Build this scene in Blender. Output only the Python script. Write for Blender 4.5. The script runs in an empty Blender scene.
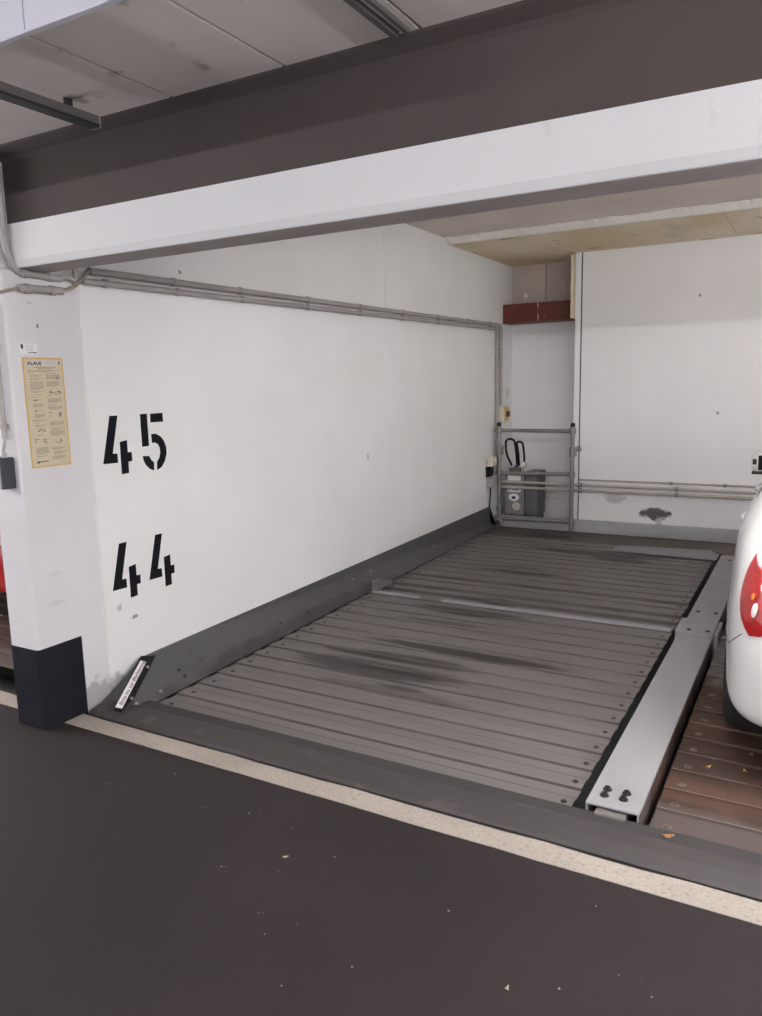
import bpy, bmesh, math, random
from mathutils import Vector, Matrix
from mathutils.bvhtree import BVHTree
random.seed(7)
scene = bpy.context.scene
C = scene.collection
V = Vector

# ------------------------------------------------------------------ materials
MATS = {}
def nd(nt, t, **kw):
    n = nt.nodes.new(t)
    for k, v in kw.items():
        if k in n.inputs.keys(): n.inputs[k].default_value = v
        else: setattr(n, k, v)
    return n
def rgba(c): return (c[0], c[1], c[2], 1.0)

def material(name, col, rough=0.6, metal=0.0, col2=None, nscale=4.0, ndetail=5.0, lo=0.35, hi=0.65,
             stretch=(1, 1, 1), bump=0.0, bscale=60.0, spots=None, blobs=None, coat=0.0, spec=0.5, extra=None):
    """principled material with a two colour noise, fine spots, placed stains (blobs) and bump"""
    if name in MATS: return MATS[name]
    m = bpy.data.materials.new(name); m.use_nodes = True
    nt = m.node_tree; L = nt.links
    b = nt.nodes['Principled BSDF']
    b.inputs['Roughness'].default_value = rough
    b.inputs['Metallic'].default_value = metal
    b.inputs['Specular IOR Level'].default_value = spec
    b.inputs['Coat Weight'].default_value = coat
    tc = nd(nt, 'ShaderNodeTexCoord')
    mp = nd(nt, 'ShaderNodeMapping'); mp.inputs['Scale'].default_value = stretch
    L.new(tc.outputs['Object'], mp.inputs['Vector'])
    cur = None
    rgb = nd(nt, 'ShaderNodeRGB'); rgb.outputs[0].default_value = rgba(col); cur = rgb.outputs[0]
    def mix(fac, c2):
        nonlocal cur
        mx = nd(nt, 'ShaderNodeMix', data_type='RGBA')
        L.new(fac, mx.inputs[0]); L.new(cur, mx.inputs[6]); mx.inputs[7].default_value = rgba(c2)
        cur = mx.outputs[2]
    def noise(scale, detail, lo, hi, vec=mp.outputs['Vector'], out=1.0):
        n = nd(nt, 'ShaderNodeTexNoise'); n.inputs['Scale'].default_value = scale; n.inputs['Detail'].default_value = detail
        L.new(vec, n.inputs['Vector'])
        r = nd(nt, 'ShaderNodeMapRange'); r.inputs['From Min'].default_value = lo; r.inputs['From Max'].default_value = hi
        r.inputs['To Max'].default_value = out
        L.new(n.outputs['Fac'], r.inputs['Value'])
        return r.outputs['Result']
    if col2: mix(noise(nscale, ndetail, lo, hi), col2)
    for s in (spots or []):      # (scale, lo, hi, colour, strength)
        mix(noise(s[0], 3.0, s[1], s[2], tc.outputs['Object'], s[4]), s[3])
    for bl in (blobs or []):     # (centre, radii, colour, strength, noise scale, noise stretch)
        c, rad, colr, st, ns, nst = bl
        m1 = nd(nt, 'ShaderNodeVectorMath', operation='SUBTRACT'); L.new(tc.outputs['Object'], m1.inputs[0]); m1.inputs[1].default_value = c
        m2 = nd(nt, 'ShaderNodeVectorMath', operation='DIVIDE'); L.new(m1.outputs[0], m2.inputs[0]); m2.inputs[1].default_value = rad
        ln = nd(nt, 'ShaderNodeVectorMath', operation='LENGTH'); L.new(m2.outputs[0], ln.inputs[0])
        mp2 = nd(nt, 'ShaderNodeMapping'); mp2.inputs['Scale'].default_value = nst; L.new(tc.outputs['Object'], mp2.inputs['Vector'])
        n = nd(nt, 'ShaderNodeTexNoise'); n.inputs['Scale'].default_value = ns; n.inputs['Detail'].default_value = 4; L.new(mp2.outputs[0], n.inputs['Vector'])
        a = nd(nt, 'ShaderNodeMath', operation='MULTIPLY_ADD'); L.new(n.outputs['Fac'], a.inputs[0]); a.inputs[1].default_value = 1.3; L.new(ln.outputs['Value'], a.inputs[2])
        r = nd(nt, 'ShaderNodeMapRange'); r.inputs['From Min'].default_value = 1.60; r.inputs['From Max'].default_value = 1.32
        r.inputs['To Max'].default_value = st
        L.new(a.outputs[0], r.inputs['Value'])
        mix(r.outputs['Result'], colr)
    L.new(cur, b.inputs['Base Color'])
    if bump:
        n = nd(nt, 'ShaderNodeTexNoise'); n.inputs['Scale'].default_value = bscale; n.inputs['Detail'].default_value = 4
        L.new(tc.outputs['Object'], n.inputs['Vector'])
        bp = nd(nt, 'ShaderNodeBump'); bp.inputs['Strength'].default_value = bump; bp.inputs['Distance'].default_value = 0.01
        L.new(n.outputs['Fac'], bp.inputs['Height']); L.new(bp.outputs['Normal'], b.inputs['Normal'])
    if extra: extra(nt, b)
    MATS[name] = m
    return m

def emit_mat(name, col, strength):
    m = bpy.data.materials.new(name); m.use_nodes = True
    b = m.node_tree.nodes['Principled BSDF']
    b.inputs['Base Color'].default_value = rgba(col)
    b.inputs['Emission Color'].default_value = rgba(col); b.inputs['Emission Strength'].default_value = strength
    return m

DARK_OIL = (0.016, 0.012, 0.010)
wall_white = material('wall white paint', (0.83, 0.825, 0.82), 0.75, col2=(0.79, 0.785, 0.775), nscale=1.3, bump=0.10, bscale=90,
    blobs=[((-3.13, 2.70, 0.475), (.02, .02, .025), (.35, .33, .33), .6, 60, (1, 1, 1)),
           ((-3.13, 2.80, 0.40), (.02, .025, .012), (.22, .2, .2), .8, 60, (1, 1, 1)),
           ((-3.13, 2.66, 0.02), (.1, .12, .13), (.30, .28, .27), .7, 25, (1, 1, 1)),
           ((-3.13, 3.3, 2.24), (.02, .015, .012), (.2, .18, .17), .8, 40, (1, 1, 1)),
           ((-3.13, 5.3, 1.03), (.02, .02, .03), (.4, .38, .37), .7, 60, (1, 1, 1))])
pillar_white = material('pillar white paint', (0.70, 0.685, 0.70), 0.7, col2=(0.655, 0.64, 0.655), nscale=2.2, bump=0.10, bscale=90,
    blobs=[((-3.13, 2.33, 0.60), (.02, .06, .012), (.5, .47, .47), .4, 60, (1, 1, 1)),
           ((-3.13, 2.33, 0.74), (.02, .05, .012), (.55, .51, .51), .4, 60, (1, 1, 1)),
           ((-3.13, 2.36, 1.90), (.02, .008, .012), (.15, .14, .14), .9, 60, (1, 1, 1)),
           ((-3.13, 2.33, 2.00), (.02, .02, .008), (.4, .36, .36), .5, 60, (1, 1, 1)),
           ((-3.13, 2.50, 0.03), (.1, .13, .14), (.30, .28, .27), .7, 25, (1, 1, 1))])
back_white = material('back wall white paint', (0.84, 0.825, 0.825), 0.75, col2=(0.80, 0.785, 0.785), nscale=1.1, bump=0.08, bscale=90,
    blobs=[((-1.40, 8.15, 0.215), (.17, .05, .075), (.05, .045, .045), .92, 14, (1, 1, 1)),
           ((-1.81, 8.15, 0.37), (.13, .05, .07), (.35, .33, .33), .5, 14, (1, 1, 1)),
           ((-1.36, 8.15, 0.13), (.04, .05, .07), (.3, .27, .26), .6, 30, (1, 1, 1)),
           ((-1.056, 8.15, 2.377), (.013, .05, .02), (.2, .17, .16), .9, 30, (1, 1, 1)),
           ((-0.85, 8.15, 1.25), (.012, .05, .016), (.2, .17, .16), .9, 30, (1, 1, 1))])
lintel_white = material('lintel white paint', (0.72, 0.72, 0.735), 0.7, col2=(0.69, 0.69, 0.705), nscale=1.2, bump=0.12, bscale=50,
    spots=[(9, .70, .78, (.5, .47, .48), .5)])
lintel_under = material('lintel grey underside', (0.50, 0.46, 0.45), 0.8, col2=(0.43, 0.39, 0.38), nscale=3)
dark_taupe = material('dark taupe paint', (0.078, 0.061, 0.056), 0.85, col2=(0.07, 0.055, 0.051), nscale=2)
concrete_ceiling = material('precast concrete', (0.80, 0.735, 0.70), 0.9, col2=(0.70, 0.64, 0.605), nscale=2.5, stretch=(1, .6, 1), bump=.1, bscale=70,
    spots=[(6.5, .66, .72, (.34, .30, .28), .75), (1.2, .5, .7, (.58, .53, .50), .6)])
bay_concrete = material('bay ceiling concrete', (0.76, 0.67, 0.61), 0.9, col2=(0.68, 0.595, 0.535), nscale=2, bump=.1, bscale=50,
    spots=[(3.4, .70, .74, (.25, .22, .21), .7)])
ochre_board = material('ochre insulation', (0.82, 0.72, 0.57), 0.95, col2=(0.74, 0.60, 0.38), nscale=1.4, lo=.4, hi=.62, stretch=(1, .5, 1), bump=.25, bscale=30,
    spots=[(2.1, .60, .70, (.62, .56, .46), .8), (4, .66, .72, (.33, .20, .09), .7)])
foam_mat = material('foam white', (0.88, 0.85, 0.78), 0.9, bump=.5, bscale=40)
block_brown = material('bare brown blockwork', (0.56, 0.48, 0.43), 0.95, col2=(0.48, 0.41, 0.37), nscale=3, bump=.2, bscale=40,
    spots=[(7, .68, .72, (.8, .76, .73), .8)])
asphalt = material('asphalt', (0.024, 0.0165, 0.0165), 0.75, col2=(0.018, 0.0125, 0.013), nscale=1.2, bump=0.35, bscale=420, spec=0.3,
    spots=[(600, .62, .75, (.07, .06, .057), .4), (35, .75, .79, (.14, .125, .10), .5), (2.5, .35, .15, (.015, .0125, .0135), .8)])
pit_dark = material('pit concrete', (0.05, 0.045, 0.042), 0.95, col2=(0.03, 0.027, 0.025), nscale=3)
line_paint = material('worn cream line paint', (0.41, 0.36, 0.31), 0.8, col2=(0.35, 0.307, 0.265), nscale=3, bump=.3, bscale=160,
    spots=[(70, .58, .66, (.22, .185, .155), .6), (190, .58, .66, (.2, .17, .15), .6)])
threshold_grey = material('worn threshold', (0.043, 0.038, 0.040), 0.6, col2=(0.047, 0.039, 0.036), nscale=3, stretch=(.7, 3, 3), bump=.1, bscale=80,
    spots=[(6, .60, .72, (.10, .086, .076), .6)])
threshold_dark = material('black rubber', (0.040, 0.034, 0.035), 0.7, col2=(0.034, 0.029, 0.030), nscale=5)
sill_brown = material('oily brown sill', (0.11, 0.092, 0.08), 0.75, col2=(0.085, 0.07, 0.062), nscale=2,
    blobs=[((-2.40, 7.72, 0), (.42, .12, .1), DARK_OIL, .85, 5, (1, 1, 1))])
ks = (1.3, 24, 1)
deck_mat = material('galvanised deck', (0.172, 0.155, 0.147), 0.55, col2=(0.148, 0.133, 0.124), nscale=3, stretch=(.35, 3, 1), bump=.06, bscale=120,
    spots=[(9, .66, .74, (.22, .195, .185), .4), (1.1, .55, .75, (.14, .108, .093), .4)],
    blobs=[((-2.13, 3.60, 0), (.62, .15, .1), DARK_OIL, .85, 1.6, ks), ((-1.75, 4.05, 0), (.75, .085, .1), DARK_OIL, .9, 1.6, ks),
           ((-2.0, 3.82, 0), (.45, .08, .1), DARK_OIL, .8, 1.6, ks), ((-1.85, 3.35, 0), (.5, .06, .1), DARK_OIL, .45, 1.6, ks), ((-2.1, 4.84, 0), (.46, .09, .1), DARK_OIL, .85, 2, ks),
           ((-2.15, 4.55, 0), (.42, .05, .1), DARK_OIL, .6, 2, ks), ((-1.95, 5.15, 0), (.22, .10, .1), DARK_OIL, .9, 3, (2, 4, 1)),
           ((-2.1, 6.07, 0), (.42, .07, .1), DARK_OIL, .9, 2, ks), ((-2.2, 6.25, 0), (.3, .05, .1), DARK_OIL, .6, 2, ks),
           ((-1.75, 7.05, 0), (.7, .10, .1), DARK_OIL, .9, 2, (2, 9, 1)), ((-1.5, 6.9, 0), (.28, .18, .1), DARK_OIL, .9, 3, (1, 3, 1)), ((-2.35, 3.80, 0), (.35, .045, .1), DARK_OIL, .9, 1.6, ks), ((-1.95, 3.62, 0), (.3, .05, .1), DARK_OIL, .9, 1.6, ks), ((-1.85, 3.42, 0), (.16, .05, .1), DARK_OIL, .7, 2, ks)])
joint_mat = material('joint strip zinc', (0.34, 0.32, 0.34), 0.5, col2=(0.28, 0.26, 0.275), nscale=6,
    blobs=[((-2.45, 5.02, 0), (.12, .1, .1), (.12, .1, .09), .9, 4, (1, 1, 1))])
rust_deck = material('rusty deck', (0.072, 0.034, 0.020), 0.75, col2=(0.036, 0.0185, 0.012), nscale=2.6, stretch=(.5, 2.5, 1), bump=.2, bscale=90,
    spots=[(3.2, .60, .74, (.10, .055, .036), .55), (14, .66, .74, (.15, .125, .115), .6)],
    blobs=[((.6, 2.68, 0), (3.5, .22, .2), (.085, .07, .062), .8, 3, (.6, 3, 1)), ((-.45, 4.6, 0), (.25, .5, .2), (.16, .14, .13), .8, 8, (1, 1, 1))])
groove_dark = material('dark groove lines', (0.070, 0.060, 0.056), 0.8, col2=(0.115, 0.10, 0.094), nscale=3, stretch=(1, 3, 1))  # darker colour along the rib steps and grooves of the grey deck
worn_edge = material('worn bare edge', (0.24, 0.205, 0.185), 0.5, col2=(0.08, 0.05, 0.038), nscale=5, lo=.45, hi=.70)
rust_cap = material('rusty cap', (0.15, 0.12, 0.11), 0.6, col2=(.07, .045, .035), nscale=30)
beam_grey = material('grey painted steel', (0.325, 0.32, 0.325), 0.8, col2=(0.30, 0.296, 0.302), nscale=2)
beam_grey2 = material('grey painted steel rear', (0.33, 0.32, 0.324), 0.6, col2=(0.30, 0.29, 0.293), nscale=2)
bolt_dark = material('dark bolt', (0.055, 0.05, 0.05), 0.45, metal=.6)
bolt_zinc = material('zinc bolt', (0.5, 0.48, 0.48), 0.35, metal=.9)
side_grey = material('side panel grey', (0.088, 0.086, 0.088), 0.5, col2=(0.078, 0.076, 0.077), nscale=2.0, stretch=(1, .5, 1),
    spots=[(6, .66, .74, (.055, .052, .05), .7)],
    blobs=[((-2.96, 4.2, 0.0), (.2, 1.6, .08), (.04, .036, .034), .8, 5, (1, 1, 1))])
kick_blue = material('kick plate blue grey', (0.40, 0.40, 0.425), 0.55, metal=.1, col2=(0.33, 0.33, 0.345), nscale=3, stretch=(.6, 1, 2))
stop_blue = material('stop plate grey', (0.21, 0.205, 0.225), 0.5, col2=(0.19, 0.185, 0.2), nscale=2)
galv = material('galvanised tube', (0.30, 0.29, 0.285), 0.42, metal=.55, col2=(0.22, 0.21, 0.20), nscale=8)
pipe_beige = material('beige grey pipe', (0.50, 0.455, 0.42), 0.45, metal=.2, col2=(0.42, 0.38, 0.35), nscale=6)
conduit_grey = material('grey plastic conduit', (0.40, 0.37, 0.355), 0.5, col2=(0.35, 0.32, 0.31), nscale=6)
cable_brown = material('cable sheath', (0.30, 0.25, 0.20), 0.55)
black_plastic = material('black plastic', (0.008, 0.008, 0.010), 0.5, spec=.25)
black_paint = material('black stencil paint', (0.006, 0.006, 0.010), 0.8, col2=(0.009, 0.009, 0.013), nscale=8, spec=.15)
base_black = material('black base paint', (0.008, 0.008, 0.014), 0.7, col2=(0.012, 0.012, 0.018), nscale=6, spec=.2)
cream_plastic = material('cream plastic', (0.66, 0.61, 0.50), 0.5)
yellow_plastic = material('yellow plastic', (0.62, 0.45, 0.10), 0.5)
dark_knob = material('dark knob', (0.10, 0.055, 0.04), 0.5)
grey_plastic = material('grey plastic', (0.36, 0.355, 0.36), 0.5)
dark_case = material('dark blue grey case', (0.035, 0.035, 0.048), 0.5)
brass = material('brass', (0.55, 0.40, 0.15), 0.35, metal=.9)
unit_grey = material('unit grey paint', (0.22, 0.22, 0.235), 0.5, col2=(0.19, 0.19, 0.20), nscale=4)
unit_dark = material('cabinet grey paint', (0.125, 0.125, 0.135), 0.5, col2=(0.11, 0.11, 0.118), nscale=4)
label_white = material('white label', (0.78, 0.77, 0.78), 0.6)
beige_label = material('beige label', (0.60, 0.52, 0.44), 0.6, col2=(.52, .44, .36), nscale=40)
oxide_red = material('red oxide steel', (0.145, 0.028, 0.020), 0.6, col2=(0.105, 0.022, 0.017), nscale=3,
    spots=[(30, .70, .76, (.55, .5, .47), .7)])
weld_mat = material('weld bead', (0.55, 0.48, 0.45), 0.7, col2=(.25, .06, .05), nscale=40)
poster_paper = material('yellowed poster paper', (0.60, 0.52, 0.36), 0.6, col2=(0.56, 0.48, 0.335), nscale=8)
poster_edge = material('ochre poster edge', (0.66, 0.43, 0.13), 0.6, col2=(0.60, 0.37, 0.10), nscale=12)
poster_white = material('pale poster band', (0.62, 0.58, 0.56), 0.6)
poster_ink = material('poster ink', (0.26, 0.22, 0.17), 0.7)
poster_black = material('poster black ink', (0.02, 0.02, 0.025), 0.6)
poster_lilac = material('poster lilac ink', (0.42, 0.38, 0.45), 0.6)
baffle_mat = material('white sheet metal', (0.70, 0.70, 0.78), 0.5, col2=(0.66, 0.66, 0.74), nscale=2)
channel_mat = material('dark metal channel', (0.16, 0.15, 0.145), 0.45, metal=.4)
channel_black = material('channel black lip', (0.02, 0.018, 0.018), 0.5)
leaf_yellow = material('yellow leaf', (0.50, 0.33, 0.10), 0.7)
leaf_brown = material('brown leaf', (0.36, 0.17, 0.06), 0.7, col2=(.25, .11, .04), nscale=60)
leaf_pale = material('pale leaf', (0.42, 0.37, 0.25), 0.8)
car_white = material('white car paint', (0.80, 0.79, 0.78), 0.25, coat=.8)
car_red = material('red car paint', (0.30, 0.008, 0.012), 0.25, coat=.8)
car_glass = material('car glass', (0.015, 0.017, 0.018), 0.05, coat=.5)
car_black = material('car black trim', (0.012, 0.012, 0.013), 0.5)
tyre_mat = material('tyre rubber', (0.016, 0.015, 0.017), 0.75, bump=.1, bscale=60)
rim_mat = material('alloy rim', (0.55, 0.55, 0.56), 0.3, metal=.9)
lens_red = material('red lamp lens', (0.42, 0.012, 0.012), 0.12, coat=.8, col2=(0.30, 0.008, 0.008), nscale=30)
lens_amber = material('amber lamp', (0.85, 0.22, 0.03), 0.15, coat=.8)
lens_white = material('white lamp', (0.75, 0.72, 0.70), 0.15, coat=.8)
seam_mat = material('panel gap', (0.05, 0.045, 0.04), 0.8)

# ------------------------------------------------------------------ mesh helpers
def link(name, bm, mat, parent=None, smooth=False, bevel=0.0, bseg=2, loc=None, kind=None, label=None):
    bmesh.ops.recalc_face_normals(bm, faces=bm.faces)
    if bevel:
        es = [e for e in bm.edges if len(e.link_faces) == 2 and e.calc_face_angle(0) > 0.6]
        bmesh.ops.bevel(bm, geom=es, offset=bevel, segments=bseg, affect='EDGES', profile=.5, clamp_overlap=True)
    me = bpy.data.meshes.new(name); bm.to_mesh(me); bm.free()
    for m in (mat if isinstance(mat, (list, tuple)) else [mat]): me.materials.append(m)
    if smooth:
        for p in me.polygons: p.use_smooth = True
        try: me.set_sharp_from_angle(angle=math.radians(35))
        except Exception: pass
    o = bpy.data.objects.new(name, me); C.objects.link(o)
    if parent is not None:
        o.parent = parent
        base = parent
        off = V((0, 0, 0))
        while base is not None:
            off += base.location; base = base.parent
        o.location = -off          # meshes are written in world coordinates
    if kind: o['kind'] = kind
    if label: o['label'] = label
    return o
def structure(name, bm, mat, **kw): return link(name, bm, mat, kind='structure', **kw)
def thing(name, label, cat, loc, group=None):
    o = bpy.data.objects.new(name, None); C.objects.link(o)
    o.empty_display_size = .1
    o.location = loc; o['label'] = label; o['category'] = cat
    if group: o['group'] = group
    return o
def tag(o, label, cat, group=None):
    o['label'] = label; o['category'] = cat
    if group: o['group'] = group
    return o
def box(bm, x0, x1, y0, y1, z0, z1, mi=0):
    vs = [bm.verts.new(p) for p in ((x0, y0, z0), (x1, y0, z0), (x1, y1, z0), (x0, y1, z0), (x0, y0, z1), (x1, y0, z1), (x1, y1, z1), (x0, y1, z1))]
    for f in ((3, 2, 1, 0), (4, 5, 6, 7), (0, 1, 5, 4), (1, 2, 6, 5), (2, 3, 7, 6), (3, 0, 4, 7)):
        bm.faces.new([vs[i] for i in f]).material_index = mi
    return bm
def bx(*a, mi=0): return box(bmesh.new(), *a, mi=mi)
def prism(bm, poly, axis, a, b, mi=0):
    """poly: 2-D outline; axis 'x': (y,z), 'y': (x,z), 'z': (x,y); extruded from a to b"""
    def P(p, t): return {'x': (t, p[0], p[1]), 'y': (p[0], t, p[1]), 'z': (p[0], p[1], t)}[axis]
    A = [bm.verts.new(P(p, a)) for p in poly]; B = [bm.verts.new(P(p, b)) for p in poly]
    n = len(poly)
    fs = [bm.faces.new(A), bm.faces.new(B[::-1])]
    for i in range(n): fs.append(bm.faces.new([A[i], A[(i+1) % n], B[(i+1) % n], B[i]]))
    for f in fs: f.material_index = mi
    return bm
def rounded(path, r, seg=6):
    """round the inner corners of a polyline"""
    pts = [V(p) for p in path]; out = [pts[0]]
    for i in range(1, len(pts)-1):
        a, b, c = pts[i-1], pts[i], pts[i+1]
        d1 = (a-b); d2 = (c-b)
        rr = min(r, d1.length*.49, d2.length*.49)
        p1 = b + d1.normalized()*rr; p2 = b + d2.normalized()*rr
        for k in range(seg+1):
            t = k/seg
            out.append(p1*(1-t)**2 + b*2*t*(1-t) + p2*t*t)
    out.append(pts[-1]); return out
def tube(bm, path, r, n=10, mi=0):
    pts = [V(p) for p in path]; rings = []
    up = None
    for i, p in enumerate(pts):
        t = (pts[min(i+1, len(pts)-1)] - pts[max(i-1, 0)]).normalized()
        if up is None:
            up = V((0, 0, 1)) if abs(t.z) < .9 else V((1, 0, 0))
        s = t.cross(up).normalized(); up = s.cross(t).normalized()
        rr = r[i] if isinstance(r, (list, tuple)) else r
        rings.append([bm.verts.new(p + (s*math.cos(a) + up*math.sin(a))*rr) for a in [2*math.pi*k/n for k in range(n)]])
    for a, b in zip(rings, rings[1:]):
        for k in range(n): bm.faces.new([a[k], a[(k+1) % n], b[(k+1) % n], b[k]]).material_index = mi
    bm.faces.new(rings[0][::-1]).material_index = mi; bm.faces.new(rings[-1]).material_index = mi
    return bm
def tb(path, r, n=10): return tube(bmesh.new(), path, r, n)
def lathe(bm, prof, origin, axis, n=20, mi=0):
    """prof: (radius, offset along axis)"""
    ax = V(axis).normalized(); u = ax.orthogonal().normalized(); w = ax.cross(u); o = V(origin)
    rings = [[bm.verts.new(o + ax*h + (u*math.cos(2*math.pi*k/n) + w*math.sin(2*math.pi*k/n))*max(r, 1e-4)) for k in range(n)] for r, h in prof]
    for a, b in zip(rings, rings[1:]):
        for k in range(n): bm.faces.new([a[k], a[(k+1) % n], b[(k+1) % n], b[k]]).material_index = mi
    bm.faces.new(rings[0][::-1]).material_index = mi; bm.faces.new(rings[-1]).material_index = mi
    return bm
def text_bm(body, size, origin, right, up, extrude=.0004, align='LEFT', sx=1.0, bold=0.0):
    cu = bpy.data.curves.new('t', 'FONT'); cu.body = body; cu.size = size; cu.align_x = align; cu.extrude = extrude; cu.offset = bold
    o = bpy.data.objects.new('t', cu); C.objects.link(o)
    bpy.context.view_layer.update()
    me = bpy.data.meshes.new_from_object(o.evaluated_get(bpy.context.evaluated_depsgraph_get()))
    bpy.data.objects.remove(o); bpy.data.curves.remove(cu)
    bm = bmesh.new(); bm.from_mesh(me); bpy.data.meshes.remove(me)
    R = V(right).normalized(); U = V(up).normalized(); N = R.cross(U); O = V(origin)
    for v in bm.verts: v.co = O + R*v.co.x*sx + U*v.co.y + N*v.co.z
    return bm

# ================================================================== SETTING
XW = -3.13                       # face of the left wall
# --- driveway floor and marking
floor = structure('floor', bx(-9, 6.5, -6.5, 2.42, -.2, 0), asphalt)
ln = bmesh.new()
for (a, b) in ((-9, -3.34), (-3.12, 6.4)):
    n = 60; top = []; bot = []
    for i in range(n+1):
        x = a + (b-a)*i/n
        bot.append((x, 2.302 + random.uniform(-.002, .002))); top.append((x, 2.412 + random.uniform(-.005, .004)))
    prism(ln, bot + top[::-1], 'z', 0.0005, .003)
link('painted_line', ln, line_paint, floor, label='worn cream painted line along the bays')
# --- pit under the platforms, rear sill
structure('pit_floor', bx(-9, 6.5, 2.42, 8.9, -.3, -.18), pit_dark)
structure('rear_sill', bx(-3.1, 4.4, 7.53, 8.06, -.18, -.012), sill_brown, bevel=.004)
# --- low steel threshold with a dark top strip
th = bmesh.new()
prism(th, [(2.425, -.18), (2.425, .004), (2.44, .014), (2.50, .026), (2.56, .030), (2.575, .028), (2.575, -.18)], 'x', -3.10, 4.4)
thr = structure('threshold', th, threshold_grey)
link('rubber_strip', bx(-3.0, 4.4, 2.577, 2.655, -.17, .022), threshold_dark, thr, bevel=.006, label='black strip along the platform edge')
# --- left wall with the pillar at its end
wl = structure('wall_left', bx(-3.33, XW, 2.606, 9.0, -.18, 3.1), wall_white)
link('joint_line', bx(XW-.001, XW+.0025, 5.634, 5.646, .63, 2.9), wall_white, wl)
fill = bx(-3.31, XW-.006, 2.597, 2.609, -.1, 2.3); link('joint_filler', fill, wall_white, wl)
link('joint_bead', tb([(XW-.003, 2.609, .0), (XW-.003, 2.609, 2.14)], .005, 8), wall_white, wl)
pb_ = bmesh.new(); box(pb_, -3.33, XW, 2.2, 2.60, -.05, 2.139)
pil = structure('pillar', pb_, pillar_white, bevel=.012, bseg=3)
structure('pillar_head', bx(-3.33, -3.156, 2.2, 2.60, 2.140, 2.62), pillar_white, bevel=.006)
pb = bmesh.new(); box(pb, -3.3315, XW+.0012, 2.1985, 2.457, -.03, .405)
link('black_painted_base', pb, base_black, pil, bevel=.012, bseg=3, label='black painted base of the white pillar')
# stencilled bay numbers
FOUR = [[(.063, .242), (.114, .242), (.065, .050), (.094, .048), (.095, .0), (.0, .002)],
        [(.116, .106), (.164, .112), (.164, .049), (.190, .048), (.190, .001), (.163, .0), (.163, -.060), (.115, -.062)]]
FIVE = [[(.0, .242), (.048, .242), (.048, .070), (.0, .068)], [(.072, .241), (.162, .242), (.162, .194), (.070, .194)],
        [(.069, .132), (.102, .132), (.135, .116), (.159, .089), (.173, .052), (.172, .016), (.156, -.023), (.129, -.053), (.095, -.067), (.098, -.021), (.117, -.001), (.127, .027), (.124, .056), (.112, .075), (.093, .084), (.071, .084)],
        [(-.001, .019), (.044, .015), (.056, -.006), (.076, -.022), (.072, -.066), (.042, -.054), (.016, -.030), (.002, -.004)]]
def digits(name, items, label):
    r = None
    for gl, y, z in items:
        b = bmesh.new()
        for poly in gl: prism(b, [(y+p[0], z+p[1]) for p in poly], 'x', XW+.0002, XW+.0016)
        o = link('stencilled_number', b, black_paint, wl, label=label)
digits('45', [(FOUR, 2.668, 1.231), (FIVE, 2.934, 1.231)], 'black stencilled digit of bay number 45')
digits('44', [(FOUR, 2.664, .570), (FOUR, 2.917, .570)], 'black stencilled digit of bay number 44')
# --- back wall: recess, right hand panel wall, blockwork, foam
YB = 8.66; YP = 8.15
wb = structure('wall_back', bx(-3.4, -2.1, YB, 8.9, -.18, 3.1), back_white)
blk = bmesh.new(); box(blk, -3.125, -2.735, YB-.02, YB-.001, 2.43, 2.885); box(blk, -2.725, -2.27, YB-.025, YB-.001, 2.43, 2.885)
link('bare_blockwork', blk, block_brown, wb, label='bare brown blockwork above the red beam')
wp = structure('wall_panel', bx(-2.19, 4.5, YP, 8.64, -.18, 3.0), back_white)
link('edge_trim', bx(-2.26, -2.203, YP-.012, 8.60, .02, 2.90), back_white, wp, bevel=.003)
link('shadow_gap', bx(-2.203, -2.19, YP+.004, 8.5, .02, 2.92), seam_mat, wp)
fo = bmesh.new(); box(fo, -2.315, -2.262, YP+.02, YP+.16, 2.24, 2.88)
bmesh.ops.subdivide_edges(fo, edges=fo.edges, cuts=5, use_grid_fill=True)
for v in fo.verts: v.co += V((random.uniform(-.008, .002), random.uniform(-.006, .006), 0))
link('foam_edge', fo, ochre_board, wp, label='ochre foam along the wall edge')
# left bay and sides of the hall
structure('wall_back.001', bx(-9, -3.33, 8.3, 8.5, -.18, 3.0), back_white)
structure('wall_right', bx(4.4, 4.6, 2.3, 8.6, -.18, 3.0), back_white)
structure('wall_front', bx(-9, 6.5, -6.7, -6.5, -.2, 2.8), back_white)
# --- kick plate at the foot of the back wall
structure('baseboard_back', bx(-3.125, 4.4, 8.06, YP-.014, -.012, .112), kick_blue, bevel=.004)
# --- beam: dark upper part, white lintel below
db = bmesh.new(); prism(db, [(2.275, 2.322), (2.275, 2.585), (2.262, 2.60), (2.215, 2.625), (2.205, 2.635), (2.9, 2.75), (2.9, 2.322)], 'x', -9, 6.5)
structure('beam', db, dark_taupe)
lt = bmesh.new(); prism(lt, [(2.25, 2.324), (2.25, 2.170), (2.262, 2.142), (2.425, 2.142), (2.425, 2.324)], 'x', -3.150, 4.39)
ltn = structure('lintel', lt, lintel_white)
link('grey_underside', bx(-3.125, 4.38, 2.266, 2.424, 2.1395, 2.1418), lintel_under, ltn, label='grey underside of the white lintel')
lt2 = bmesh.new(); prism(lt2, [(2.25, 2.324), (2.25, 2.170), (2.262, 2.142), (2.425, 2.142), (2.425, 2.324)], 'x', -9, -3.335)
structure('lintel.001', lt2, lintel_white)
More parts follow.
